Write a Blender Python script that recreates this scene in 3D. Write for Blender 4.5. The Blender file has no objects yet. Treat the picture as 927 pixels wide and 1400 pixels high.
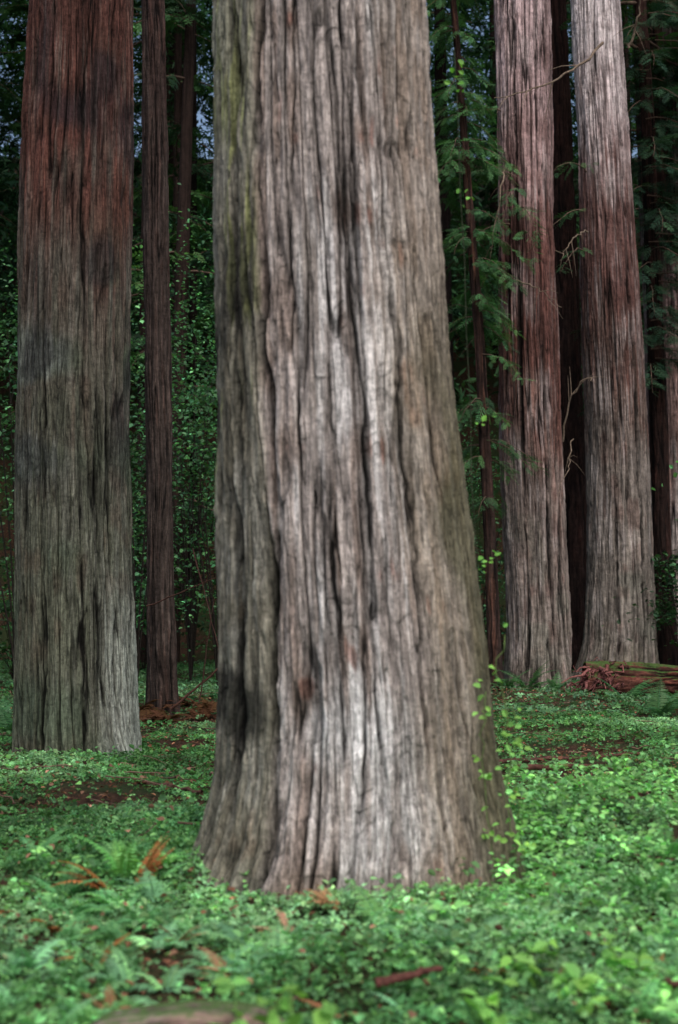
import bpy, math, numpy as np
from math import radians, sin, cos, pi
rs = np.random.RandomState
R = rs(7)

# ---------------------------------------------------------------- helpers
def new_mesh(name, V, Q, col=None, mat=None, smooth=True, parent=None):
    V = np.asarray(V, dtype=np.float32); Q = np.asarray(Q, dtype=np.int32)
    me = bpy.data.meshes.new(name)
    me.vertices.add(len(V)); me.vertices.foreach_set("co", V.ravel())
    me.loops.add(Q.size); me.loops.foreach_set("vertex_index", Q.ravel())
    me.polygons.add(len(Q))
    me.polygons.foreach_set("loop_start", np.arange(0, Q.size, 4, dtype=np.int32))
    me.update(calc_edges=True)
    me.polygons.foreach_set("use_smooth", np.full(len(Q), smooth, dtype=bool))
    if col is not None:
        a = me.color_attributes.new("Col", 'FLOAT_COLOR', 'POINT')
        c = np.ones((len(V), 4), dtype=np.float32); c[:, :3] = col
        a.data.foreach_set("color", c.ravel())
    if mat: me.materials.append(mat)
    ob = bpy.data.objects.new(name, me)
    bpy.context.scene.collection.objects.link(ob)
    if parent: ob.parent = parent
    return ob

def empty(name):
    e = bpy.data.objects.new(name, None)
    bpy.context.scene.collection.objects.link(e)
    return e

def vn(u, v, pu, seed):
    tab = rs(seed).rand(256, pu)
    iu = np.floor(u).astype(int); iv = np.floor(v).astype(int)
    fu = u - iu; fv = v - iv
    fu = fu*fu*(3-2*fu); fv = fv*fv*(3-2*fv)
    a = iu % pu; b = (iu+1) % pu; c = iv % 256; d = (iv+1) % 256
    return (tab[c, a]*(1-fu)+tab[c, b]*fu)*(1-fv)+(tab[d, a]*(1-fu)+tab[d, b]*fu)*fv

def ss(x, a, b):
    t = np.clip((x-a)/(b-a), 0, 1); return t*t*(3-2*t)

def mixc(a, b, t):
    return a*(1-t[..., None]) + np.asarray(b)*t[..., None]

class Acc:
    def __init__(s): s.V=[]; s.Q=[]; s.C=[]; s.n=0
    def add(s, V, Q, C):
        s.V.append(V); s.Q.append(np.asarray(Q)+s.n); s.n += len(V)
        s.C.append(np.broadcast_to(np.asarray(C, dtype=float), (len(V), 3)))
    def tube(s, P, rad, sides, col):
        P = np.asarray(P, float); n = len(P)
        rad = np.broadcast_to(np.asarray(rad, float), (n,))
        T = np.gradient(P, axis=0); T /= np.linalg.norm(T, axis=1)[:, None]+1e-9
        ref = np.array([0, 0, 1.]) if abs(T[:, 2]).mean() < .8 else np.array([0, 1., 0])
        A = np.cross(T, ref); A /= np.linalg.norm(A, axis=1)[:, None]+1e-9
        B = np.cross(T, A)
        th = np.arange(sides)*2*pi/sides
        V = P[:, None]+rad[:, None, None]*(A[:, None]*np.cos(th)[None, :, None]+B[:, None]*np.sin(th)[None, :, None])
        i, j = np.meshgrid(np.arange(n-1), np.arange(sides), indexing='ij')
        Q = np.stack([i*sides+j, i*sides+(j+1) % sides, (i+1)*sides+(j+1) % sides, (i+1)*sides+j], -1).reshape(-1, 4)
        s.add(V.reshape(-1, 3), Q, col)
    def build(s, name, mat, parent=None, smooth=True):
        return new_mesh(name, np.concatenate(s.V), np.concatenate(s.Q), np.concatenate(s.C), mat, smooth, parent)

def frames(F, U):
    F = F/(np.linalg.norm(F, axis=1)[:, None]+1e-9)
    Rr = np.cross(F, U); Rr /= np.linalg.norm(Rr, axis=1)[:, None]+1e-9
    N = np.cross(Rr, F)
    return np.stack([Rr, F, N], axis=2)

class Inst:
    def __init__(s): s.P=[]; s.M=[]; s.C=[]
    def add(s, P, M, C): s.P.append(P); s.M.append(M); s.C.append(C)
    def build(s, name, tmpl, mat, parent=None, smooth=False):
        TV, TQ = tmpl
        P = np.concatenate(s.P); M = np.concatenate(s.M); C = np.concatenate(s.C)
        V = np.einsum('nij,kj->nki', M, TV)+P[:, None]
        k = len(TV)
        Q = TQ[None]+(np.arange(len(P))*k)[:, None, None]
        C = np.repeat(C, k, axis=0)
        return new_mesh(name, V.reshape(-1, 3), Q.reshape(-1, 4), C, mat, smooth, parent)

# ---------------------------------------------------------------- leaf templates
def leaf6(w=.35, l1=.35, l2=.75, fold=.12, tip=1.0, droop=.1):
    V = [(0,0,0),(-w,l1,fold),(-w*.8,l2,fold-droop*.6),(0,tip,-droop),(w*.8,l2,fold-droop*.6),(w,l1,fold)]
    return np.array(V, float), np.array([[0,1,2,3],[0,3,4,5]])
def sorrel_t():
    V=[];Q=[]
    base,_ = leaf6(.46,.55,.98,.12,.80,.22)
    for k in range(3):
        a = k*2*pi/3
        Rm = np.array([[cos(a),-sin(a),0],[sin(a),cos(a),0],[0,0,1]])
        n=len(V); V += list(base@Rm.T); Q += [[n,n+1,n+2,n+3],[n,n+3,n+4,n+5]]
    n=len(V); V += [(-.03,0,0),(.03,0,0),(.1,.15,-1.8),(.04,.15,-1.8)]; Q.append([n,n+1,n+2,n+3])
    return np.array(V,float), np.array(Q)
def spray_t(pairs=6, seed=1, wid=.05):
    r=rs(seed);V=[];Q=[]
    V += [(-.012,0,0),(.012,0,0),(.006,1,-.1),(-.006,1,-.1)]; Q.append([0,1,2,3])
    for i in range(pairs):
        t=(i+.3)/pairs; L=.42*(1-.65*t)*(0.55+.45*min(1,t*4))
        for s in (-1,1):
            a=radians(48+r.uniform(-10,10)); y=t+r.uniform(-.03,.03); z=-.1*t*t+r.uniform(-.03,.03)
            d=np.array([s*sin(a),cos(a),r.uniform(-.3,.05)]); p=np.array([0,y,z]); q=np.array([-d[1],d[0],0])*s
            n=len(V)
            V += [p, p+d*L*.45+q*wid, p+d*L, p+d*L*.5-q*wid]; Q.append([n,n+1,n+2,n+3])
    return np.array([tuple(v) for v in V],float), np.array(Q)
def flake_t():
    r=rs(5);V=[];Q=[]
    for i in range(10):
        c=r.normal(0,.33,3)*[1,1,.45]; d=r.normal(0,1,3)*[1,1,.4]; d/=np.linalg.norm(d); e=np.cross(d,[0,0,1.])+r.normal(0,.3,3); e/=np.linalg.norm(e)
        L=r.uniform(.10,.22); n=len(V); V+=[c-d*L,c+e*L*.30,c+d*L,c-e*L*.26]; Q.append([n,n+1,n+2,n+3])
    return np.array(V,float),np.array(Q)
SORREL=sorrel_t(); SPRAY=spray_t(7,1,.05); SPRAYF=spray_t(12,2,.020); LEAF=leaf6(); FLAKE=flake_t()
PINNA=(np.array([(-.0,0,0),(-.13,.25,.03),(0,1,-.12),(.13,.2,.03)],float),np.array([[0,1,2,3]]))

# ---------------------------------------------------------------- materials
def nodes(mat):
    mat.use_nodes=True; nt=mat.node_tree; nt.nodes.clear(); return nt, nt.nodes, nt.links
def bark_mat(name, fine=(38,38,2.2), bump=.8, moss=0.0, dist=.015, blot=14, lo=.42, hi=1.58):
    m=bpy.data.materials.new(name); nt,N,L=nodes(m)
    out=N.new('ShaderNodeOutputMaterial'); p=N.new('ShaderNodeBsdfPrincipled')
    p.inputs['Roughness'].default_value=.92; p.inputs['Specular IOR Level'].default_value=.15
    at=N.new('ShaderNodeAttribute'); at.attribute_name='Col'
    tc=N.new('ShaderNodeTexCoord')
    mp=N.new('ShaderNodeMapping'); mp.inputs['Scale'].default_value=fine
    L.new(tc.outputs['Object'],mp.inputs['Vector'])
    n1=N.new('ShaderNodeTexNoise'); n1.inputs['Scale'].default_value=1; n1.inputs['Detail'].default_value=4; n1.inputs['Roughness'].default_value=.72
    L.new(mp.outputs[0],n1.inputs['Vector'])
    r1=N.new('ShaderNodeMapRange'); r1.inputs['From Min'].default_value=.34; r1.inputs['From Max'].default_value=.66; r1.inputs['To Min'].default_value=lo; r1.inputs['To Max'].default_value=hi
    L.new(n1.outputs['Fac'],r1.inputs['Value'])
    n2=N.new('ShaderNodeTexNoise'); n2.inputs['Scale'].default_value=blot; n2.inputs['Detail'].default_value=4; n2.inputs['Roughness'].default_value=.75
    L.new(tc.outputs['Object'],n2.inputs['Vector'])
    r2=N.new('ShaderNodeMapRange'); r2.inputs['From Min'].default_value=.3; r2.inputs['From Max'].default_value=.7; r2.inputs['To Min'].default_value=.6; r2.inputs['To Max'].default_value=1.4
    L.new(n2.outputs['Fac'],r2.inputs['Value'])
    mu=N.new('ShaderNodeMath'); mu.operation='MULTIPLY'; L.new(r1.outputs[0],mu.inputs[0]); L.new(r2.outputs[0],mu.inputs[1])
    vm=N.new('ShaderNodeVectorMath'); vm.operation='SCALE'; L.new(at.outputs['Color'],vm.inputs[0]); L.new(mu.outputs[0],vm.inputs['Scale'])
    last=vm.outputs[0]
    if moss>0:
        g=N.new('ShaderNodeNewGeometry'); sx=N.new('ShaderNodeSeparateXYZ'); L.new(g.outputs['Normal'],sx.inputs[0])
        ad=N.new('ShaderNodeMath'); ad.operation='MULTIPLY_ADD'; L.new(n2.outputs['Fac'],ad.inputs[0]); ad.inputs[1].default_value=1.6; L.new(sx.outputs['Z'],ad.inputs[2])
        mr=N.new('ShaderNodeMapRange'); mr.inputs['From Min'].default_value=1.3; mr.inputs['From Max'].default_value=1.7; mr.inputs['To Max'].default_value=moss; L.new(ad.outputs[0],mr.inputs['Value'])
        mx=N.new('ShaderNodeMix'); mx.data_type='RGBA'; L.new(mr.outputs[0],mx.inputs['Factor']); L.new(last,mx.inputs['A']); mx.inputs['B'].default_value=(.04,.09,.02,1)
        last=mx.outputs['Result']
    L.new(last,p.inputs['Base Color'])
    ad2=N.new('ShaderNodeMath'); ad2.operation='MULTIPLY_ADD'; L.new(n2.outputs['Fac'],ad2.inputs[0]); ad2.inputs[1].default_value=.9; L.new(n1.outputs['Fac'],ad2.inputs[2])
    b=N.new('ShaderNodeBump'); b.inputs['Strength'].default_value=bump; b.inputs['Distance'].default_value=dist
    L.new(ad2.outputs[0],b.inputs['Height']); L.new(b.outputs[0],p.inputs['Normal'])
    L.new(p.outputs[0],out.inputs[0]); return m
def leaf_mat(name, trans=.35, rough=.5, spec=.3):
    m=bpy.data.materials.new(name); nt,N,L=nodes(m)
    out=N.new('ShaderNodeOutputMaterial'); p=N.new('ShaderNodeBsdfPrincipled'); p.inputs['Roughness'].default_value=rough; p.inputs['Specular IOR Level'].default_value=spec
    at=N.new('ShaderNodeAttribute'); at.attribute_name='Col'
    L.new(at.outputs['Color'],p.inputs['Base Color'])
    t=N.new('ShaderNodeBsdfTranslucent'); v2=N.new('ShaderNodeVectorMath'); v2.operation='MULTIPLY'; L.new(at.outputs['Color'],v2.inputs[0]); v2.inputs[1].default_value=(1.3,1.5,.8); L.new(v2.outputs[0],t.inputs['Color'])
    mx=N.new('ShaderNodeMixShader'); mx.inputs[0].default_value=trans; L.new(p.outputs[0],mx.inputs[1]); L.new(t.outputs[0],mx.inputs[2]); L.new(mx.outputs[0],out.inputs[0]); return m
def ground_mat():
    m=bpy.data.materials.new('forest_floor_litter'); nt,N,L=nodes(m)
    out=N.new('ShaderNodeOutputMaterial'); p=N.new('ShaderNodeBsdfPrincipled'); p.inputs['Roughness'].default_value=.95; p.inputs['Specular IOR Level'].default_value=.1
    tc=N.new('ShaderNodeTexCoord')
    n=N.new('ShaderNodeTexNoise'); n.inputs['Scale'].default_value=22; n.inputs['Detail'].default_value=5; n.inputs['Roughness'].default_value=.75; L.new(tc.outputs['Object'],n.inputs['Vector'])
    c=N.new('ShaderNodeValToRGB'); e=c.color_ramp.elements
    e[0].position=.3; e[0].color=(.012,.008,.006,1); e[1].position=.72; e[1].color=(.14,.07,.04,1)
    k=e.new(.5); k.color=(.045,.026,.017,1)
    L.new(n.outputs['Fac'],c.inputs[0])
    n2=N.new('ShaderNodeTexNoise'); n2.inputs['Scale'].default_value=1.3; n2.inputs['Detail'].default_value=4; L.new(tc.outputs['Object'],n2.inputs['Vector'])
    mr=N.new('ShaderNodeMapRange'); mr.inputs['From Min'].default_value=.45; mr.inputs['From Max'].default_value=.58; mr.inputs['To Max'].default_value=.75; L.new(n2.outputs['Fac'],mr.inputs['Value'])
    mx=N.new('ShaderNodeMix'); mx.data_type='RGBA'; L.new(mr.outputs[0],mx.inputs['Factor']); L.new(c.outputs[0],mx.inputs['A']); mx.inputs['B'].default_value=(.022,.045,.016,1)
    L.new(mx.outputs['Result'],p.inputs['Base Color'])
    b=N.new('ShaderNodeBump'); b.inputs['Distance'].default_value=.04; b.inputs['Strength'].default_value=.9; L.new(n.outputs['Fac'],b.inputs['Height']); L.new(b.outputs[0],p.inputs['Normal'])
    L.new(p.outputs[0],out.inputs[0]); return m
BARK=bark_mat('redwood_bark',fine=(46,46,3.6),bump=1.0,dist=.015,blot=24); BARKF=bark_mat('redwood_bark_coarse',fine=(17,17,.9),bump=1.0,dist=.03,blot=9)
LOGM=bark_mat('mossy_rotten_wood',fine=(3,20,20),moss=.85,dist=.02)
TWIG=bark_mat('twig_bark',fine=(30,30,30),bump=.2,lo=.6,hi=1.4)
LEAFM=leaf_mat('green_leaves'); CONIF=leaf_mat('conifer_needles',trans=.25,rough=.6,spec=.2); DEAD=leaf_mat('dead_fronds',trans=.15,rough=.9,spec=.05)
GRD=ground_mat()

# ---------------------------------------------------------------- ground
def gh(x, y):
    x=np.asarray(x,float); y=np.asarray(y,float)
    z=.05*np.sin(x*.9+1)*np.cos(y*.7)+.03*np.sin(x*2.3+y*1.1)+.02*np.sin(y*3.1-x*1.3)
    z=z*ss(y,-5,3)
    z+=.16*np.exp(-(((x-1.9)/.8)**2+((y-9.2)/1.0)**2))
    z+=.12*np.exp(-(((x-3.2)/1.4)**2+((y-17.5)/1.6)**2))
    z+=.10*np.exp(-(((x+1.9)/.9)**2+((y-8.2)/.8)**2))
    h=np.clip(y-38,0,None)
    z+=np.minimum(h*.75, 22+h*.05)*ss(h,0,8)
    return z
xs=np.concatenate([-np.geomspace(400,14,26),np.linspace(-13,13,210),np.geomspace(14,400,26)])
ys=np.concatenate([-np.geomspace(60,2,14),np.linspace(-1,36,300),np.linspace(36.5,80,70),np.geomspace(82,500,20)])
X,Y=np.meshgrid(xs,ys)
Z=gh(X,Y)+.025*(vn(X*5,Y*5,251,3)-.5)
n1,n2=X.shape
i,j=np.meshgrid(np.arange(n1-1),np.arange(n2-1),indexing='ij')
Q=np.stack([i*n2+j,i*n2+j+1,(i+1)*n2+j+1,(i+1)*n2+j],-1).reshape(-1,4)
new_mesh('ground',np.stack([X,Y,Z],-1).reshape(-1,3),Q,None,GRD)

# ---------------------------------------------------------------- trunks
def trunk(name, cy, prof, zvis, H, nth, nz, colfn, seed, parent, mat=BARK, cell=.12, D=.035, flute=.05, furrows=(), knots=(), base=-.25, rtop=.15, flare=.06, xf=None, warp=1.0, zst=1.0, soft=1.0, dx=0.0):
    zs=np.concatenate([np.linspace(base,zvis,nz), np.linspace(zvis,H,max(6,int((H-zvis)*3)))[1:]])
    pz=np.array([p[0] for p in prof]); pc=np.array([p[1] for p in prof])+dx; pr=np.array([p[2] for p in prof])
    o=np.argsort(pz); pz,pc,pr=pz[o],pc[o],pr[o]
    slope=(pc[-1]-pc[-3])/(pz[-1]-pz[-3])
    pz=np.append(pz,H); pc=np.append(pc,pc[-1]+slope*.3*(H-pz[-2])); pr=np.append(pr,rtop)
    C0=np.interp(zs,pz,pc); R0=np.interp(zs,pz,pr)
    ker=np.ones(9)/9; pad=lambda a:np.convolve(np.pad(a,4,mode='edge'),ker,'valid'); C0=pad(C0); R0=pad(R0)
    u=np.arange(nth)/nth
    U,Zm=np.meshgrid(u,zs)
    phi=(U*2*pi+pi)%(2*pi)-pi     # 0 = towards -Y
    rm=pr[:-1].mean(); C=2*pi*rm
    K=max(8,int(C/cell)); Zs=Zm/zst
    w=((vn(U*6,Zs/1.6,6,seed+1)-.5)*.08/C + (vn(U*K,Zs/.45,K,seed+2)-.5)*.022/C + (vn(U*3*K,Zs/.09,3*K,seed+31)-.5)*.010/C)*warp
    Uw=U+w
    a=vn(Uw*K,Zs/1.8,K,seed+3)*.7+vn(Uw*2*K,Zs/.8,2*K,seed+4)*.3
    f1=1-ss(np.abs(a-.5),.0,.065)
    a2=vn(Uw*2*K,Zs/.8,2*K,seed+5)*.65+vn(Uw*4*K,Zs/.35,4*K,seed+6)*.35
    f2=1-ss(np.abs(a2-.5),.0,.08)
    b3=vn(Uw*5*K,Zs/.45,5*K,seed+7)*.6+vn(Uw*9*K,Zs/.2,9*K,seed+17)*.4
    f3=1-ss(np.abs(b3-.5),.0,.10)
    a3=vn(Uw*5*K,Zs/.5,5*K,seed+7)
    a4=vn(Uw*3*K,Zs/.13,3*K,seed+8)
    pl=vn(Uw*2*K,Zs/.30,2*K,seed+14)*5     # shaggy plates: stepped relief
    plf=pl-np.floor(pl); plate=(np.floor(pl)+ss(plf,.0,.16))/5
    pe=(1-ss(np.abs(plf-.06),.0,.10))
    fine=vn(U*7*K,Zs/.06,7*K,seed+15)-.5
    big=vn(U*5,Zs/2.6,5,seed+9)-.5; mid=vn(Uw*K,Zs/.9,K,seed+10)-.5
    gate=ss(vn(U*7,Zs/1.2,7,seed+11),.2,.6)
    f1=f1*(.35+.65*gate)
    g3=ss(vn(U*9,Zs/.8,9,seed+18),.25,.55)
    d=flute*2*big+D*1.1*mid-D*f1-D*.5*f2-D*.30*f3*g3+D*.85*(plate-.5)+D*.3*(a4-.5)+D*.25*fine
    fe=np.zeros_like(d)
    for (deg,wd,dp,z0,z1,sd) in furrows:
        c=radians(deg)+(vn(Zm*0,Zm/1.1,1,sd)-.5)*.10+(vn(Zm*0,Zm/.3,1,sd+1)-.5)*.05+(vn(Zm*0,Zm/.08,1,sd+3)-.5)*.02
        g=np.exp(-((phi-c)*rm/(wd*(.5+1.0*vn(Zm*0,Zm/.3,1,sd+2))))**2)*ss(Zm,z0,z0+.3)*(1-ss(Zm,z1-.3,z1))*(.45+.55*ss(vn(Zm*0,Zm/.35,1,sd+5),.25,.6))
        d-=dp*g; fe=np.maximum(fe,g)
    Rb=np.interp(zs,zs,R0)[:,None]
    fl=flare*np.exp(-np.clip(Zm,0,None)/.35)*(vn(U*9,Zm/3,9,seed+12)*2-.6)
    cx=C0[:,None]
    Rr=Rb+d+fl
    Xp=cx+Rr*np.sin(phi); 
    kn=np.zeros_like(d)
    for (kx,kz,ks) in knots:     # small bark scars, ragged
        rr=np.sqrt(((Xp-kx)/ks)**2+((Zm-kz)/(ks*.9))**2)+10*(np.abs(phi)>1.7)+(a4-.5)*2.0+fine*1.5
        rr=np.clip(rr,0,None); Rr+= -.018*np.exp(-(rr/.8)**2); kn=np.maximum(kn,.6*np.exp(-(rr/.9)**2))
    Vx=cx+Rr*np.sin(phi); Vy=cy-Rr*np.cos(phi)
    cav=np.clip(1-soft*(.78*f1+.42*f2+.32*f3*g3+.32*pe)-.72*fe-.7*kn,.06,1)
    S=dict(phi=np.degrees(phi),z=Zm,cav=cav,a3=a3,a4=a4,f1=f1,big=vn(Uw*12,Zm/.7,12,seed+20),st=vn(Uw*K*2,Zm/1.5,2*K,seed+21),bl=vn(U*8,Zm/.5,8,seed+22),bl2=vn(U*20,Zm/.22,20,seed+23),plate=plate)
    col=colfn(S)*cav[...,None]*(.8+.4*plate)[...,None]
    V=np.stack([Vx,Vy,Zm],-1).reshape(-1,3)
    if xf is not None: V=xf(V)
    nr=len(zs); i,j=np.meshgrid(np.arange(nr-1),np.arange(nth),indexing='ij')
    Q=np.stack([i*nth+j,i*nth+(j+1)%nth,(i+1)*nth+(j+1)%nth,(i+1)*nth+j],-1).reshape(-1,4)
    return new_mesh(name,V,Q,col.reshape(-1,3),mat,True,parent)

def stops(z, st):
    zz=[s[0] for s in st]; return np.stack([np.interp(z,zz,[s[1][k] for s in st]) for k in range(3)],-1)
def generic(st, light=(.42,.38,.36), red=(.18,.075,.045), la=.45, ra=.3, green=None):
    def f(S):
        jz=S['z']+(S['bl']-.5)*1.6+(S['st']-.5)*1.5
        c=stops(jz,st)
        c=c*(0.6+.8*S['st'])[...,None]
        c=mixc(c,np.array(light),ss(S['a3']*.5+S['big']*.5,.5,.8)*la)
        c=mixc(c,np.array(red),ss(S['bl2']*.5+S['st']*.5,.55,.8)*ra)
        if green is not None:
            c=mixc(c,np.array(green[0]),ss(S['bl'],.4,.75)*green[1]*(1-ss(S['z'],green[2],green[2]+2)))
        return c
    return f
def main_col(S):
    ph,z=S['phi'],S['z']
    c=np.zeros(ph.shape+(3,))+np.array([.32,.28,.262])
    c=c*(.68+.64*S['st'])[...,None]
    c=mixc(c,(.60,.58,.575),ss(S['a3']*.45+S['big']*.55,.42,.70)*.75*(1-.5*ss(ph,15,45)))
    c=mixc(c,(.56,.57,.58),ss(S['big']*.5+S['bl']*.5,.42,.66)*(1-ss(np.abs(ph-2),10,24))*(1-ss(z,.9,2.0))*.6)
    c=mixc(c,(.15,.10,.075),ss(S['bl2']*.4+S['st']*.6,.50,.74)*.62)
    c=mixc(c,(.25,.10,.07),ss(S['a4']*.5+S['bl2']*.5,.74,.88)*.5)
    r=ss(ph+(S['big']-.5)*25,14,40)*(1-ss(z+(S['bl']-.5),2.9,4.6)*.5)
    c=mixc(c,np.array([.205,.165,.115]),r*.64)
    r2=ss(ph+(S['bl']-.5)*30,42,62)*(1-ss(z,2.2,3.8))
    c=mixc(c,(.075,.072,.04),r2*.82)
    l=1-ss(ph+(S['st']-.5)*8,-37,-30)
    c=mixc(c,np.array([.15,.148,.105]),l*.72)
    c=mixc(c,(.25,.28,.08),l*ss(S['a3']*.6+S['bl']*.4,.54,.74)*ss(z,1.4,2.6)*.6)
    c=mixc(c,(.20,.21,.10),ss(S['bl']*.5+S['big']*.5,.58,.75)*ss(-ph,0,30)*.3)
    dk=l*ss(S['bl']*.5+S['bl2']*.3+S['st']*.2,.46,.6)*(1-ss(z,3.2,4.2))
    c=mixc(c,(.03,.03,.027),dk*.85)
    c=mixc(c,(.15,.105,.07),ss(ph,-32,-26)*(1-ss(ph,30,50))*(1-ss(z+(S['bl2']-.5)*.3,.05,.3))*.6)
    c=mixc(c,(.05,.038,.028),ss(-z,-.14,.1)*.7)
    return c

TWC=np.array([.09,.06,.045])
def greens(n, base, var=.35, r=R, yel=.3):
    b=np.array(base)*np.exp(r.normal(0,var,n))[:,None]
    y=r.rand(n)[:,None]*yel
    return b*(1-y)+np.array([b[:,1]*.75,b[:,1]*1.1,b[:,1]*.12]).T*y

def bough(inst, wood, root, az, L, rise, droop, n, sc, base, r=R, rad=.03, hang=.25):
    t=np.linspace(0,1,8)
    d=np.array([cos(az),sin(az),0])
    wob=r.normal(0,.04,(8,3)).cumsum(0)*L*.4
    P=np.array(root)+d*L*t[:,None]+np.array([0,0,1])*(rise*t-droop*t*t)[:,None]*L+wob
    wood.tube(P,rad*(1-.8*t),4,TWC)
    tt=r.uniform(.12,1,n); base_p=np.stack([np.interp(tt,t,P[:,k]) for k in range(3)],1)
    sd=np.where(r.rand(n)<.5,-1,1); side=np.array([-d[1],d[0],0])
    wgt=r.uniform(.2,1.1,n)
    F=d*wgt[:,None]+side*sd[:,None]*r.uniform(.4,1,n)[:,None]+np.array([0,0,-1])*r.uniform(0,hang*2.2,n)[:,None]
    Un=np.array([0,0,1.])+r.normal(0,.28,(n,3))
    s=sc*r.uniform(.6,1.25,n)*(1.15-.55*tt)
    off=side*(sd*r.uniform(0,.22,n)*L*(1-tt))[:,None]
    M=frames(F,Un)*s[:,None,None]
    inst.add(base_p+off+r.normal(0,.03,(n,3))*L*.5,M,greens(n,base,.35,r))

def crown(parent, cx, cy, z0, z1, rad, n, seed, base=(.03,.085,.035)):
    r=rs(seed); I=Inst(); W=Acc()
    for k in range(n):
        z=r.uniform(z0,z1); f=1-.65*(z-z0)/(z1-z0)
        bough(I,W,(cx,cy,z),r.uniform(0,2*pi),rad*f*r.uniform(.7,1.1),.15,.45,22,.75,base,r,.05)
    W.build('limbs',TWIG,parent); I.build('crown_foliage',SPRAY,CONIF,parent)

# --- main redwood
t1=empty('redwood_tree')
prof=[(-.25,.06,.97),(-.04,.08,.925),(.26,.11,.872),(.606,.104,.812),(1.04,.088,.78),(1.69,.048,.757),(2.55,-.009,.718),(3.41,-.05,.69),(4.28,-.089,.661),(5.14,-.108,.64),(6.5,-.16,.61)]
fur=[(-31,.026,.07,-.5,6,41),(-3,.013,.035,.6,4.2,51),(10,.011,.030,.4,5.6,61),(-17,.010,.025,2.2,6,71),(28,.011,.024,-.3,3.5,81),(-52,.03,.05,.2,6,91),(-66,.03,.05,-.2,3.8,95),(48,.011,.022,.5,5,99)]
kns=[(.27,4.12,.05),(.36,3.58,.04),(.20,1.52,.035),(.33,2.78,.025)]
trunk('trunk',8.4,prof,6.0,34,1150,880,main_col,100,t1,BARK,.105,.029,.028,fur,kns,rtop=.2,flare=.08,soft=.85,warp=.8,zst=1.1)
crown(t1,-.9,8.4,21,33,4,20,11)

# --- left redwood
t2=empty('redwood_tree')
prof=[(-.25,-2.5,.72),(0,-2.53,.665),(.3,-2.56,.638),(.66,-2.575,.625),(1.74,-2.605,.603),(3.18,-2.63,.592),(5.34,-2.63,.57),(7.5,-2.6,.525),(9,-2.58,.51)]
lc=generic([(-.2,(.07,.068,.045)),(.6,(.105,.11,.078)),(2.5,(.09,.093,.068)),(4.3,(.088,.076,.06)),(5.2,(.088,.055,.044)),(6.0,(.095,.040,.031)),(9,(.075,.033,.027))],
   light=(.185,.18,.155),red=(.07,.035,.024),la=.3,ra=.38,green=((.072,.10,.065),.6,4.0))  # reddish upper bark, with its shade also darkened into the stops
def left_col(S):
    c=lc(S); r=ss(S['phi']+(S['st']-.5)*20,22,48)*(1-ss(S['z'],1.0,2.2)); c=mixc(c,(.34,.36,.32),r*.6)  # paler right foot: light falling on that side, painted into the bark
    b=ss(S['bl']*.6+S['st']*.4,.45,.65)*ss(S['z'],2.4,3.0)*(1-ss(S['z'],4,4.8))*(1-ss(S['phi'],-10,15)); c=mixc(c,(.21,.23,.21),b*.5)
    dk=ss(S['bl']*.5+S['big']*.5,.54,.72)*ss(S['z'],2.0,3.5); c=mixc(c,(.016,.014,.018),dk*.65); return c  # near-black upper patches: wet bark and shadow both put into the colour
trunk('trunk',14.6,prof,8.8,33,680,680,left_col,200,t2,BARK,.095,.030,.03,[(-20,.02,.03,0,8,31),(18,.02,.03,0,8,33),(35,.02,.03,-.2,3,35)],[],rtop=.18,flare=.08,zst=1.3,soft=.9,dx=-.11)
crown(t2,-2.7,14.6,20,32,3.5,18,12)

# --- slim redwood behind left
t3=empty('redwood_tree')
dk=generic([(-.2,(.04,.027,.022)),(3,(.06,.045,.038)),(11,(.04,.023,.02))],light=(.10,.08,.07),red=(.045,.02,.014),la=.3,ra=.4)
trunk('trunk',20.3,[(-.25,-2.43,.26),(.2,-2.45,.215),(2,-2.49,.195),(5,-2.55,.19),(10,-2.66,.165),(13,-2.72,.16)],11,24,160,300,dk,300,t3,BARKF,.08,.02,.012,rtop=.06,flare=.05,dx=-.06)
crown(t3,-2.8,20.3,14,23,2.6,18,13)

# --- right pair
t4=empty('redwood_tree')
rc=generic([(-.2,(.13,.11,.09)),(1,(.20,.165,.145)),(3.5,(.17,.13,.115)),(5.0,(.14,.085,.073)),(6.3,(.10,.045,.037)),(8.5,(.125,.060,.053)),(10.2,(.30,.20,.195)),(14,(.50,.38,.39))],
   light=(.45,.39,.385),red=(.09,.034,.025),la=.38,ra=.42)  # pink sky-lit top and dim middle are painted into these stops
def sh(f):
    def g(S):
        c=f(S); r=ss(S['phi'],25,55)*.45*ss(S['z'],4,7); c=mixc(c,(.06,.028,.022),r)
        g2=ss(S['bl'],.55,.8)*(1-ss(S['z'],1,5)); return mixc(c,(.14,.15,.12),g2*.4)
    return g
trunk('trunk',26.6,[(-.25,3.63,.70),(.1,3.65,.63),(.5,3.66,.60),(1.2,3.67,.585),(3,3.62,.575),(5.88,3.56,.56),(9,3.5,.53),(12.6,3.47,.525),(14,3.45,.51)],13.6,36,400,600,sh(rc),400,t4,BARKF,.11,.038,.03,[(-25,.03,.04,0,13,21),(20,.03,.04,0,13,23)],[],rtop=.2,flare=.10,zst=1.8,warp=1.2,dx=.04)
crown(t4,3.4,26.6,22,34,3.5,16,14)
t5=empty('redwood_tree')
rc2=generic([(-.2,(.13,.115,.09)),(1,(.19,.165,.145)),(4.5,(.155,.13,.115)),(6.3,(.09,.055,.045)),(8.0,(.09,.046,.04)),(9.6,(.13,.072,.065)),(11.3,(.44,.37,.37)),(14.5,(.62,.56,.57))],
   light=(.48,.43,.42),red=(.085,.034,.027),la=.38,ra=.42)  # same painted light: bright skylit top over a darkened middle
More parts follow.
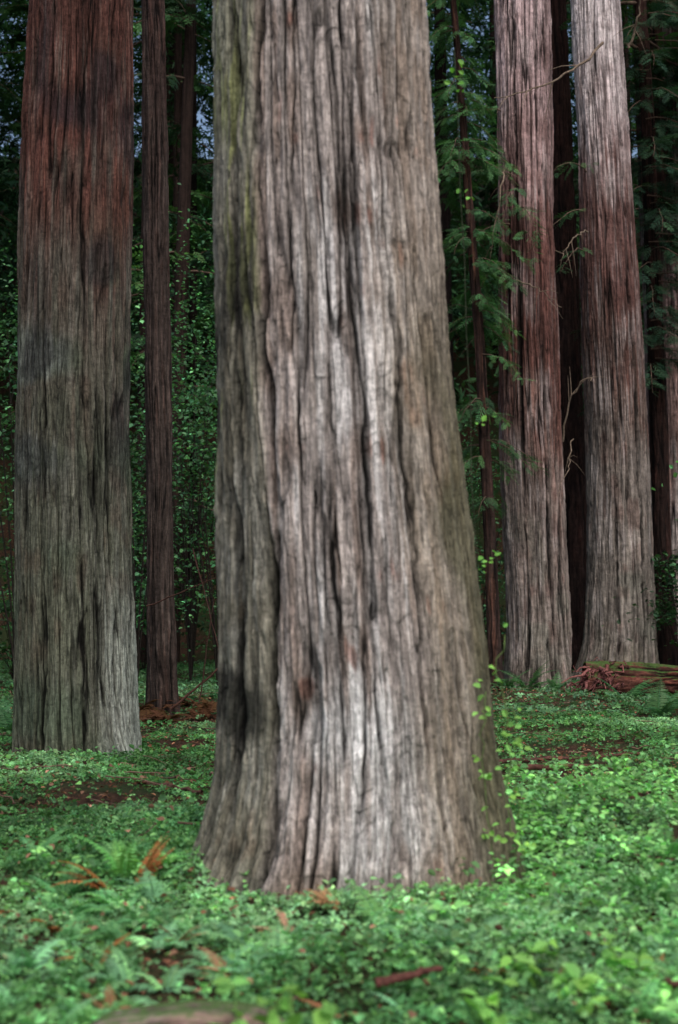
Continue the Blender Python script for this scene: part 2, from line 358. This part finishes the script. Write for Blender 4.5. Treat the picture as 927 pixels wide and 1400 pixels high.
trunk('trunk',28.6,[(-.25,5.42,.94),(.1,5.46,.83),(.8,5.52,.72),(1.9,5.53,.67),(4.77,5.5,.61),(7.65,5.4,.6),(10.5,5.32,.53),(13.4,5.19,.49),(15,5.12,.47)],14.6,36,400,600,sh(rc2),500,t5,BARKF,.11,.038,.03,[(-15,.03,.05,0,7,25),(28,.03,.05,0,13,27)],[],rtop=.2,flare=.12,zst=1.8,warp=1.2,dx=.12)
crown(t5,4.9,28.6,22,34,3.5,16,15)

drk=generic([(-.2,(.018,.010,.009)),(6,(.02,.010,.008)),(15,(.025,.011,.009))],light=(.035,.022,.018),red=(.03,.011,.008),la=.3,ra=.5)  # near-black bark: the shadow these trunks stand in, put into their colour
t6=empty('redwood_tree')
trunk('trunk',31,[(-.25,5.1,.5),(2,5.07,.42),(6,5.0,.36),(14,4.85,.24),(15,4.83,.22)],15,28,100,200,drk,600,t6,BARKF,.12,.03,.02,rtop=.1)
crown(t6,4.6,31,18,27,2.5,12,16)
t7=empty('redwood_tree')
trunk('trunk',32.5,[(-.25,7.95,.95),(1,7.92,.78),(5,7.82,.72),(9,7.7,.68),(15,7.5,.6)],15,34,260,420,generic([(-.2,(.15,.12,.10)),(3,(.34,.29,.27)),(5,(.20,.13,.115)),(8,(.30,.20,.19)),(10,(.08,.04,.035)),(15,(.03,.015,.012))],la=.3),700,t7,BARKF,.13,.036,.03,rtop=.15,zst=1.8)
crown(t7,7.3,32.5,20,32,3.2,14,17)
t8=empty('redwood_tree')
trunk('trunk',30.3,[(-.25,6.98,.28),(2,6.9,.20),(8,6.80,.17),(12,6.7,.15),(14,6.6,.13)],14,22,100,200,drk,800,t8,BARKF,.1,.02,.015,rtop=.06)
crown(t8,6.5,30.3,13,21,2.2,14,18)

# --- young redwood with drooping boughs
t9=empty('young_redwood_tree')
trunk('trunk',25,[(-.25,2.76,.14),(2,2.68,.11),(6,2.5,.09),(11,2.16,.065),(13,2.0,.055)],13,17,70,180,generic([(-.2,(.03,.018,.015)),(14,(.045,.021,.017))],light=(.08,.06,.048),la=.3),900,t9,BARKF,.06,.012,.008,rtop=.02)
r=rs(31); I=Inst(); W=Acc()
for k in range(110):
    z=3.0+12.5*r.rand()**.8; tx=np.interp(z,[0,6,11,16],[2.75,2.5,2.16,1.8])
    bough(I,W,(tx,25,z),r.uniform(0,2*pi),r.uniform(.5,1.25)*(1.1-.02*z),.1,.7,22,.30,(.06,.17,.07) if r.rand()<.6 else (.03,.09,.04),r,.012,.5)
W.build('limbs',TWIG,t9); I.build('foliage',SPRAYF,CONIF,t9)

def epicormic(parent, items, seed, base=(.045,.125,.055),tm=SPRAYF):
    r=rs(seed); I=Inst(); W=Acc()
    for (x,y,z,az,L,rise,droop,n,sc) in items: bough(I,W,(x,y,z),radians(az),L,rise,droop,n,sc,base,r,.018,.45)
    W.build('branches',TWIG,parent); I.build('branch_foliage',tm,CONIF,parent)
epicormic(t4,[(3.2,26.2,8.6,225,1.5,.1,.7,34,.30),(3.1,26.3,7.9,240,1.3,0,.8,30,.30),(3.1,26.3,9.6,200,1.3,.2,.6,26,.3),(3.3,26.1,8.9,290,1.0,0,.8,26,.28),(3.1,26.4,6.7,210,1.1,.1,.7,20,.28),(3.1,26.4,10.8,200,1.2,.2,.5,22,.28),(3.4,26.1,9.2,250,1.2,.1,.8,34,.28),(3.5,26.05,8.4,270,1.0,.1,.8,30,.26)],41)
epicormic(t5,[(4.9,28.2,9.4,215,1.2,.1,.7,26,.3),(4.9,28.2,8.6,240,1.2,.1,.7,22,.28),(5.0,28.1,10.2,230,1.4,.2,.5,22,.28)],42,(.035,.10,.045))
r=rs(44)
epicormic(t8,[(6.7+r.uniform(-.1,.1),30.1,z,az,1.6,.1,.6,44,.45) for z,az in zip(np.linspace(6.3,14.5,40),np.tile([200,260,320,350,235,290,340,10],5))],43,(.017,.052,.032))
epicormic(t7,[(7.6+r.uniform(-.3,.3),31.8,z,az,1.7,.1,.5,44,.5) for z,az in zip(np.linspace(9.8,15.5,30),np.tile([200,260,320,235,290,340],5))],45,(.017,.052,.032))

def branch_set(parent,name,lines,seed,col=(.16,.12,.09)):
    r=rs(seed); A=Acc()
    for pts,rad in lines:
        pts=np.array(pts,float); t=np.linspace(0,1,len(pts)); q=np.linspace(0,1,16)
        P=np.stack([np.interp(q,t,pts[:,k]) for k in range(3)],1)
        P=np.stack([np.convolve(np.pad(P[:,k],2,mode='edge'),np.ones(5)/5,'valid') for k in range(3)],1)+r.normal(0,.02,(16,3))
        A.tube(P,rad*(1-.75*q),5,col)
        for s in range(5):
            i0=r.randint(4,15); d=r.normal(0,.25,3)+(P[i0]-P[i0-2]); A.tube(np.array([P[i0],P[i0]+d*.5,P[i0]+d+[0,0,-.08]]),[rad*.4,rad*.25,rad*.1],4,col)
    A.build(name,TWIG,parent)
branch_set(t4,'dead_branches',[([(5.0,25.9,12.0),(4.3,25.6,11.3),(3.6,25.4,10.9),(2.7,25.2,10.6)],.03),([(3.1,26.1,9.7),(3.0,25.6,9.3),(2.85,25.4,8.6),(2.7,25.3,7.6)],.025),([(4.1,26.2,4.4),(4.25,25.8,5.4),(4.5,25.6,5.65),(4.65,25.5,5.5)],.02),([(4.3,26,4.6),(4.2,25.8,4.0),(3.9,25.6,3.4)],.014),([(3.3,26.1,7.5),(3.7,25.8,7.3),(4.1,25.7,6.9)],.018)],51)
branch_set(t5,'dead_branches',[([(5.8,28,12.6),(6.0,27.6,13.3),(5.9,27.4,13.9)],.03),([(5.0,28.1,9.0),(4.6,27.6,8.7),(4.3,27.4,8.2)],.02)],52)

# ---------------------------------------------------------------- distant forest
df=empty('distant_forest')
r=rs(61); I=Inst(); W=Acc(); TR=Acc()
for k in range(44):
    y=r.uniform(33,52); x=r.uniform(-.36*y-3,.36*y+4); rad=r.uniform(.08,.34)
    z0=float(gh(x,y))-.3; zz=np.linspace(0,24,14); lean=r.normal(0,.01)
    c=np.array([.018,.011,.009])*r.uniform(.5,1.5)
    TR.tube(np.stack([x+lean*zz,y+0*zz,z0+zz],1),rad*(1-.03*zz),14,c)
    nb=r.randint(10,20)
    for b in range(nb):
        z=r.uniform(3.5,22); bb=(.018,.055,.030) if r.rand()<.6 else (.055,.15,.055)
        bough(I,W,(x+lean*z,y,z0+z),r.uniform(0,2*pi),r.uniform(1.4,3.0),.1,.45,34,.62,bb,r,.035,.35)
for k in range(260):   # canopy boughs added overhead, mostly above frame, to shade the background
    y=r.uniform(30,46); x=r.uniform(-.36*y-3,.36*y+5)
    bough(I,W,(x,y,r.uniform(17,25)+.15*(y-30)),r.uniform(0,2*pi),r.uniform(2.2,3.6),.1,.4,26,1.0,(.025,.075,.04),r,.05,.3)
TR.build('trunks',BARKF,df); W.build('limbs',TWIG,df); I.build('foliage',SPRAY,CONIF,df)
I=Inst(); nc=1150
cy_=r.uniform(44,64,nc); cx_=r.uniform(-1,1,nc)*(.36*cy_+4); cz_=gh(cx_,cy_)+r.uniform(0,27,nc)
dark=np.where(r.rand(nc)<.68,1.0,3.0)
m=26; ci=np.repeat(np.arange(nc),m); P=np.stack([cx_[ci],cy_[ci],cz_[ci]],1)+r.normal(0,1,(nc*m,3))*[1.25,1.0,.85]
I.add(P,frames(r.normal(0,1,(nc*m,3))*[1,1,.3],np.array([0,0,1.])+r.normal(0,.35,(nc*m,3)))*r.uniform(.7,1.5,nc*m)[:,None,None],greens(nc*m,(.021,.066,.035),.4,r)*dark[ci][:,None])
I.build('back_foliage',FLAKE,CONIF,df)

# understory shrubs
def shrub(I,W,x,y,h,rad,n,sz,base,r,stems=6):
    z0=float(gh(x,y))
    for s in range(stems):
        a=r.uniform(0,2*pi); q=np.linspace(0,1,6); rr=rad*r.uniform(.3,1)
        P=np.stack([x+cos(a)*rr*q**1.4,y+sin(a)*rr*q**1.4,z0+h*r.uniform(.6,1)*q-.15*rr*q*q],1)
        W.tube(P,.008*h**.5*(1-.7*q),4,(.02,.016,.013))
    nc=max(3,n//40); cc=np.stack([r.normal(0,.45,nc)*rad+x,r.normal(0,.45,nc)*rad+y,z0+h*np.sqrt(r.uniform(.02,1,nc))],1)
    cb=np.exp(r.normal(0,.5,nc))
    idx=r.randint(0,nc,n); P=cc[idx]+r.normal(0,1,(n,3))*np.array([.22,.22,.10])*max(.5,h*.4)
    F=r.normal(0,1,(n,3))*[1,1,.35]+[0,0,-.25]; U=np.array([0,0,1.])+r.normal(0,.4,(n,3))
    I.add(P,frames(F,U)*(sz*r.uniform(.6,1.3,n))[:,None,None],greens(n,base,.4,r)*cb[idx][:,None])
un=empty('understory_shrubs'); I=Inst(); W=Acc(); r=rs(71)
for k in range(64):
    y=r.uniform(25,38); x=r.uniform(-.3*y-2,.3*y+3)
    if 2.4<x<6.9 and y<32: continue
    shrub(I,W,x,y,r.uniform(1.2,5.2),r.uniform(.8,1.8),700,.105,(.016,.056,.027) if r.rand()<.6 else (.038,.12,.05),r)
for (x,y,h) in [(-3.4,24,5.5),(-2.2,26,6.5),(-2.9,28,7.5),(1.9,29,5),(3.0,30.5,4.5),(-1.4,27,6),(-5.4,24,6.5),(-7.0,27,8),(-3.0,29,9),(2.0,31,6.5)]:
    shrub(I,W,x,y,h,1.2,1500,.085,(.045,.14,.07),r)
W.build('stems',TWIG,un); I.build('leaves',LEAF,LEAFM,un)

# ---------------------------------------------------------------- sorrel carpet
r=rs(81); I=Inst()
def density(x,y):
    n=vn((x+20)*.9,y*.9,200,5)*.5+vn((x+20)*2.9,y*2.9,200,6)*.5
    d=ss(n,.29,.50)
    bare=.85*np.exp(-(((x-2.4)/1.0)**2+((y-14.6)/1.6)**2)) + .85*np.exp(-(((x+1.9)/.6)**2+((y-11.6)/.8)**2)) + .85*np.exp(-(((x+2.1)/.5)**2+((y-18.5)/1.5)**2))+.6*np.exp(-(((x+.1)/.5)**2+((y-7.0)/.35)**2))
    return d*(1-np.clip(bare*1.3,0,.95))
def scatter(n,y0,y1,k,m,sz,h,base,tilt=.35,I=I,var=.3,dens=True,lo=.08):
    y=np.sqrt(r.uniform(y0**2,y1**2,n)); x=r.uniform(-1,1,n)*(k*y+m)
    keep=r.rand(n)<(np.maximum(density(x,y),lo) if dens else 1)
    for (tx,ty,tr) in [(.08,8.4,.86),(-2.64,14.6,.62),(-2.5,20.3,.22),(3.68,26.6,.6),(5.6,28.6,.8)]:
        keep&=((x-tx)**2+(y-ty)**2)>tr**2
    x,y=x[keep],y[keep]; n=len(x)
    hh=h*(.2+r.rand(n))*(.4+1.2*vn((x+20)*2.1,y*2.1,200,9))
    P=np.stack([x,y,gh(x,y)+hh],1)
    a=r.uniform(0,2*pi,n); F=np.stack([np.cos(a),np.sin(a),r.normal(0,tilt,n)],1); U=np.array([0,0,1.])+r.normal(0,tilt,(n,3))
    v1=vn((x+20)*.7,y*.7,200,12); v2=vn((x+20)*3.3,y*3.3,200,13)
    c=greens(n,base,var,r,.3)*((.35+1.3*v1)*(.5+1.0*v2))[:,None]
    c=c+c[:,1:2]*np.array([.12,.0,.13])*ss(v1,.4,.7)[:,None]
    I.add(P,frames(F,U)*(sz*r.uniform(.5,1.3,n))[:,None,None],c)
scatter(46000,4.4,10.5,.27,.9,.025,.075,(.10,.30,.115),.45)
scatter(52000,10.5,19,.27,1.2,.029,.06,(.095,.29,.105),.4)
scatter(36000,19,36,.27,2.0,.05,.08,(.055,.19,.075),.4)
I.build('redwood_sorrel',SORREL,LEAFM)

r=rs(91); I=Inst()
scatter(4500,4.4,10,.28,.9,.042,.13,(.11,.30,.11),.6,I,.4)
scatter(3500,10,17,.28,.9,.055,.11,(.09,.26,.09),.6,I,.35)
def whorl(cx,cy,n,h,sp,base,sz=(.03,.062)):
    px=r.normal(cx,sp,n); py=r.normal(cy,sp,n); pz=gh(px,py)+h*r.uniform(.3,1.1,n)
    b=np.exp(r.normal(0,.4,n)); k=6; idx=np.repeat(np.arange(n),k); N_=n*k
    a=np.tile(np.arange(k)*2*pi/k,n)+r.normal(0,.4,N_)
    F=np.stack([np.cos(a),np.sin(a),r.normal(-.1,.35,N_)],1)
    P=np.stack([px[idx],py[idx],pz[idx]],1)+F*.012+np.stack([0*a,0*a,-r.uniform(0,.06,N_)],1)
    I.add(P,frames(F,np.array([0,-.15,1.])+r.normal(0,.3,(N_,3)))*(r.uniform(sz[0],sz[1],N_))[:,None,None],greens(N_,base,.2,r,.3)*b[idx][:,None])
for (cx,cy,n,h,sp) in [(1.35,8.7,70,.33,.25),(1.8,9.4,90,.36,.35),(1.15,7.7,60,.24,.28),(2.0,8.0,80,.28,.35),(2.5,10.3,90,.33,.4),(1.6,6.8,56,.22,.3),(.6,7.2,30,.14,.25),(-1.9,7.6,24,.2,.3),(1.5,10.2,70,.28,.35),(.95,5.9,40,.16,.28),(1.3,5.5,40,.16,.25),(3.1,11.5,80,.33,.45),(.35,6.4,16,.12,.2),(2.2,6.9,46,.22,.35),(-.6,7.4,16,.12,.2),(1.9,12,60,.2,.5),(-.95,7.9,18,.16,.12),(.9,7.5,26,.18,.12)]:
    whorl(cx,cy,n,h,sp,(.16,.40,.15))
I.build('woodland_herbs',LEAF,LEAFM)

sp=empty('leafy_seedling'); I=Inst(); W=Acc()
for (x,y,h) in [(-.30,4.75,.36),(-.14,4.85,.32),(-.42,5.0,.2),(.55,5.3,.2),(.95,5.5,.2),(.75,6.0,.2),(1.25,6.1,.2)]:
    for s in range(3):
        a=r.uniform(0,2*pi); q=np.linspace(0,1,6); P=np.stack([x+.12*cos(a)*q,y+.12*sin(a)*q,gh(x,y)+h*q],1); W.tube(P,.003,4,(.1,.2,.05))
        n=6; k=r.randint(2,6,n); F=np.stack([r.normal(0,1,n),r.normal(0,1,n),r.normal(0,.3,n)],1)
        I.add(P[k],frames(F,np.array([0,-.3,1.])+r.normal(0,.3,(n,3)))*r.uniform(.06,.10,n)[:,None,None],greens(n,(.18,.45,.12),.2,r,.4))
W.build('stems',TWIG,sp); I.build('leaves',LEAF,LEAFM,sp)

# ---------------------------------------------------------------- ferns
def fern(I,W,x,y,n,L,base,r,arch=.9,spread=1.0,z=None,az0=0,azr=2*pi,pn=26,pw=.20,var=.15,up0=(.7,1.25)):
    z0=float(gh(x,y)) if z is None else z
    for k in range(n):
        a=az0+r.uniform(-.5,.5)*azr; l=L*r.uniform(.7,1.15); th0=r.uniform(*up0); q=np.linspace(0,1,pn)
        ang=th0-arch*q*r.uniform(.8,1.5); ds=l/pn
        hx=np.cumsum(np.cos(ang)*ds)*spread; hz=np.cumsum(np.sin(ang)*ds)
        P=np.stack([x+cos(a)*hx,y+sin(a)*hx,z0+hz],1)
        W.tube(P,.0025*(1-.7*q)*L/.5+.0008,3,np.array(base)*.8)
        T=np.gradient(P,axis=0); T/=np.linalg.norm(T,axis=1)[:,None]
        side=np.array([-sin(a),cos(a),0]); up=np.cross(T,side); up*=np.sign(up[:,2:3]+1e-6)
        ln=l*pw*np.minimum(1,(q+.08)*4)*(1-q**1.8)+.006
        tint=greens(1,base,var,r,.3)
        for s in (-1,1):
            F=side*s+T*.35+r.normal(0,.08,(pn,3))-np.array([0,0,.15])
            I.add(P[2:],(frames(F,up)*ln[:,None,None])[2:],np.repeat(tint,pn,0)[2:])
r=rs(101); I=Inst(); W=Acc()
G=(.12,.34,.14); GM=(.20,.46,.25)
fern(I,W,-1.18,7.9,7,.46,(.15,.45,.13),r,up0=(.8,1.35)); fern(I,W,-1.45,7.6,5,.34,G,r)
for (x,y,n,L) in [(1.6,7.4,6,.36),(1.9,8.3,6,.36),(2.3,9.2,6,.4),(-1.9,9.1,5,.3),(1.5,6.0,6,.3),(-1.0,7.2,4,.28)]:
    fern(I,W,x,y,n,L,G,r,up0=(.8,1.35))
for k in range(125):
    y=r.uniform(4.6,8.4); x=r.uniform(-.27*y-.3,.27*y+.4)
    if r.rand()<.45: x=-abs(x)
    if abs(x-.08)<1.0 and y>7.2: continue
    mint=(y<6.8 and x<0)
    fern(I,W,x,y,r.randint(3,7),r.uniform(.14,.30),GM if mint or r.rand()<.3 else G,r,arch=1.1,pn=18,pw=.26,up0=(.6,1.3),var=.3)
for (x,y,n,L) in [(4.35,19.5,9,.8),(4.9,20.5,9,.75),(3.2,24.3,9,.7),(3.7,24.4,8,.6),(4.3,21.5,8,.7),(5.3,18.5,9,.75),(2.9,24.8,8,.7),(-3.9,17,9,.6),(-4.6,19,8,.7),(5.2,17,8,.7),(2.2,26,8,.8),(1.6,26,8,.8),(-1.4,22,9,.8)]:
    fern(I,W,x,y,n,L,(.045,.15,.06),r,pn=20)
W.build('sword_ferns',TWIG,None); f0=bpy.data.objects['sword_ferns']
I.build('fronds',PINNA,LEAFM,f0)
I=Inst(); W=Acc(); r=rs(111); O=(.34,.13,.055)
def deadfern(x,y,n,L,base=O,**k):
    fern(I,W,x,y,n,L,base,r,**k)
deadfern(-1.08,7.75,4,.44,az0=.5,azr=1.8,arch=.5,up0=(1.1,1.45)); deadfern(-1.2,7.65,5,.34,az0=pi,azr=1.6,up0=(.8,1.2)); deadfern(-1.05,6.3,3,.24); deadfern(-.75,6.7,5,.24,(.36,.2,.12)); deadfern(-.45,6.1,4,.24,(.42,.25,.16)); deadfern(-.02,7.2,6,.26,(.36,.2,.12)); deadfern(-1.7,6.6,3,.22); deadfern(1.35,6.2,3,.22); deadfern(-1.85,7.1,3,.26); deadfern(.0,5.7,3,.2,(.3,.13,.08)); deadfern(.7,6.0,3,.2); deadfern(-.2,6.6,4,.24,(.44,.3,.2)); deadfern(-1.4,7.1,3,.24); deadfern(-.9,5.7,3,.22,(.3,.16,.1))
for k in range(14): deadfern(r.uniform(-2.9,-1.7),r.uniform(18.6,21),6,.5,(.10,.042,.027),arch=1.4)
for i in range(len(I.C)): 
    b=I.C[i]; I.C[i]=np.concatenate([b[:,:1].clip(.03,None),np.minimum(b[:,1:2],b[:,:1]*.58),b[:,2:3]*.9],1)
W.build('dead_fern_fronds',TWIG); I.build('fronds',PINNA,DEAD,bpy.data.objects['dead_fern_fronds'])

vi=empty('climbing_vine'); I=Inst(); W=Acc(); r=rs(121)
for (pts) in [[(1.0,8.0,.05),(.93,7.95,.4),(.96,7.98,.8),(.9,8.0,1.15),(.93,8.05,1.4)],[(.82,7.75,.1),(.80,7.75,.5),(.77,7.75,.9),(.80,7.8,1.1)],[(1.05,8.1,0),(1.0,8.0,.5),(.98,8.05,1.0)]]:
    P=np.array(pts); q=np.linspace(0,1,16); P=np.stack([np.interp(q,np.linspace(0,1,len(P)),P[:,k]) for k in range(3)],1)+r.normal(0,.012,(16,3)); W.tube(P,.003,4,(.1,.15,.05))
    n=26; k=r.randint(0,16,n); k=np.where(r.rand(n)<.3,k,r.choice([3,7,8,12,13],n))
    F=r.normal(0,1,(n,3))*[1,.7,.5]+[.2,-.4,0]
    I.add(P[k]+r.normal(0,.03,(n,3)),frames(F,np.array([0,-.8,.8])+r.normal(0,.35,(n,3)))*r.uniform(.03,.055,n)[:,None,None],greens(n,(.2,.48,.12),.2,r,.35))
for (x,z) in [(.95,1.82),(.97,1.9),(.92,2.75),(.82,4.2),(.80,4.95),(.78,5.05)]:
    n=5; I.add(np.array([x,9.1,z])+r.normal(0,.03,(n,3)),frames(r.normal(0,1,(n,3)),np.array([0,-.8,.8])+r.normal(0,.3,(n,3)))*r.uniform(.03,.055,n)[:,None,None],greens(n,(.15,.42,.08),.2,r,.3))
q=np.linspace(0,1,12); W.tube(np.stack([.95-.2*q,9.15-.05*q,5.2*q],1)+r.normal(0,.01,(12,3)),.003,4,(.04,.05,.03))
W.build('stems',TWIG,vi); I.build('leaves',LEAF,LEAFM,vi)

# ---------------------------------------------------------------- litter, sticks, logs
r=rs(131); I=Inst()
n=16000; y=np.sqrt(r.uniform(4.4**2,26**2,n)); x=r.uniform(-1,1,n)*(.27*y+1.2); a=r.uniform(0,2*pi,n)
c=np.array([.15,.07,.042])*np.exp(r.normal(0,.5,n))[:,None]
I.add(np.stack([x,y,gh(x,y)+.02+.03*r.rand(n)],1),frames(np.stack([np.cos(a),np.sin(a),r.normal(0,.25,n)],1),np.array([0,0,1.])+r.normal(0,.3,(n,3)))*r.uniform(.02,.06,n)[:,None,None],c)
n=900; y=np.sqrt(r.uniform(4.6**2,13**2,n)); x=r.uniform(-1,1,n)*(.27*y+.6); a=r.uniform(0,2*pi,n)
I.add(np.stack([x,y,gh(x,y)+.03+.10*r.rand(n)],1),frames(np.stack([np.cos(a),np.sin(a),r.normal(0,.5,n)],1),np.array([0,0,1.])+r.normal(0,.6,(n,3)))*r.uniform(.02,.055,n)[:,None,None],np.array([.22,.12,.08])*np.exp(r.normal(0,.4,n))[:,None])
I.build('leaf_litter',LEAF,DEAD)
W=Acc()
for k in range(320):
    y=math.sqrt(r.uniform(4.6**2,24**2)); x=r.uniform(-1,1)*(.26*y+1); a=r.uniform(0,2*pi); L=r.uniform(.12,.7); q=np.linspace(-.5,.5,6)
    px=x+cos(a)*L*q+r.normal(0,.012,6); py=y+sin(a)*L*q+r.normal(0,.012,6)
    W.tube(np.stack([px,py,gh(px,py)+.03+r.rand()*.08+r.normal(0,.008,6)],1),r.uniform(.003,.009)*(1-.5*(q+.5)),5,np.array([.12,.075,.055])*r.uniform(.6,1.6))
def stick(p0,p1,rad,col,k=10):
    q=np.linspace(0,1,k)[:,None]; P=np.array(p0)*(1-q)+np.array(p1)*q+r.normal(0,.006,(k,3)); W.tube(P,rad*(1-.4*q[:,0]),7,col)
stick((.16,5.75,.08),(.42,5.93,.10),.022,(.07,.028,.022)); stick((1.6,13.0,.08),(2.4,13.3,.06),.03,(.08,.035,.026)); stick((1.3,13.6,.05),(3.0,14.2,.08),.025,(.07,.032,.025)); stick((-1.7,12.2,.06),(-1.1,11.6,.05),.025,(.08,.04,.03))
stick((1.25,5.75,.08),(1.45,5.65,.12),.018,(.08,.035,.028)); stick((-2.7,20,1.5),(-1.7,19.5,1.9),.012,(.07,.035,.026)); stick((-2.0,19.5,2.3),(-1.6,19.4,.8),.01,(.06,.03,.024)); stick((-1.9,19.5,.2),(-1.7,19.3,1.6),.01,(.06,.03,.024)); stick((-2.3,19.6,.1),(-1.6,19.7,.7),.02,(.06,.028,.02))
W.build('fallen_twigs',TWIG)

lg=empty('fallen_log')
def xf_log(V):
    o=V.copy(); s=V[:,2]; o[:,0]=3.95+s; o[:,1]=23.0+.08*s+V[:,1]; o[:,2]=.30-.02*s+V[:,0]; return o
trunk('log_body',0,[(0,0,.30),(.4,0,.30),(1.5,.0,.28),(3,.0,.27),(5,0,.25)],5,5.4,110,240,generic([(-.2,(.075,.028,.02)),(6,(.065,.026,.02))],light=(.12,.06,.045),red=(.13,.035,.024),la=.25,ra=.45),950,lg,LOGM,.12,.03,.04,base=0,rtop=.22,flare=.04,xf=xf_log)
W=Acc(); r=rs(141)
for k in range(120):
    a=r.uniform(0,2*pi); rr=r.uniform(.02,.30); p0=np.array([4.3+r.normal(0,.16),23+rr*cos(a),.30+rr*sin(a)]); L=r.uniform(.2,.75)
    p1=p0+np.array([-L*r.uniform(-.1,.9),-.25+cos(a)*.3*L,abs(sin(a))*.25*L-.5*L*r.rand()]); p1[2]=max(p1[2],.02)
    q=np.linspace(0,1,7)[:,None]; W.tube(p0*(1-q)+p1*q+r.normal(0,.03,(7,3)),r.uniform(.012,.04)*(1-.8*q[:,0]),5,np.array([.13,.05,.045])*r.uniform(.4,1.6))
W.build('root_end',TWIG,lg)
l2=empty('weathered_log')
def xf2(V):
    o=V.copy(); s=V[:,2]; o[:,0]=-.90+s; o[:,1]=5.10+.12*s+V[:,1]; o[:,2]=.03+V[:,0]+.03*np.sin(s*4); return o
trunk('log_body',0,[(0,0,.05),(.08,0,.11),(.4,0,.125),(.62,0,.115),(.72,0,.06)],.74,.76,110,120,generic([(-.2,(.17,.13,.115)),(2,(.17,.13,.115))],light=(.30,.26,.24),la=.5),960,l2,LOGM,.05,.012,.01,base=0,rtop=.01,flare=0,xf=xf2)

# ---------------------------------------------------------------- world, sun, camera
sc=bpy.context.scene
w=bpy.data.worlds.new('World'); sc.world=w; w.use_nodes=True; nt=w.node_tree; nt.nodes.clear()
o=nt.nodes.new('ShaderNodeOutputWorld'); b=nt.nodes.new('ShaderNodeBackground'); s=nt.nodes.new('ShaderNodeTexSky')
s.sky_type='NISHITA'; s.sun_disc=False
EL,AZ=54,162
s.sun_elevation=radians(EL); s.sun_rotation=radians(AZ); s.air_density=1.0; s.dust_density=4.0
b.inputs[1].default_value=.15
nt.links.new(s.outputs[0],b.inputs[0]); nt.links.new(b.outputs[0],o.inputs[0])
sd=bpy.data.lights.new('sun','SUN'); sd.energy=2.9; sd.angle=radians(50); sd.color=(1,.97,.92)
so=bpy.data.objects.new('sun',sd); sc.collection.objects.link(so)
so.rotation_euler=(radians(90-EL),0,radians(180-AZ))
cd=bpy.data.cameras.new('camera'); cam=bpy.data.objects.new('camera',cd); sc.collection.objects.link(cam); sc.camera=cam
cd.sensor_fit='VERTICAL'; cd.sensor_height=36; cd.sensor_width=24; cd.lens=50; cd.clip_end=2000; cd.clip_start=.05
cam.location=(0,0,1.6); cam.rotation_euler=(radians(90+3.53),0,0)
cd.dof.use_dof=True; cd.dof.focus_distance=17; cd.dof.aperture_fstop=1.8
sc.view_settings.view_transform='Standard'; sc.view_settings.look='None'; sc.view_settings.exposure=0
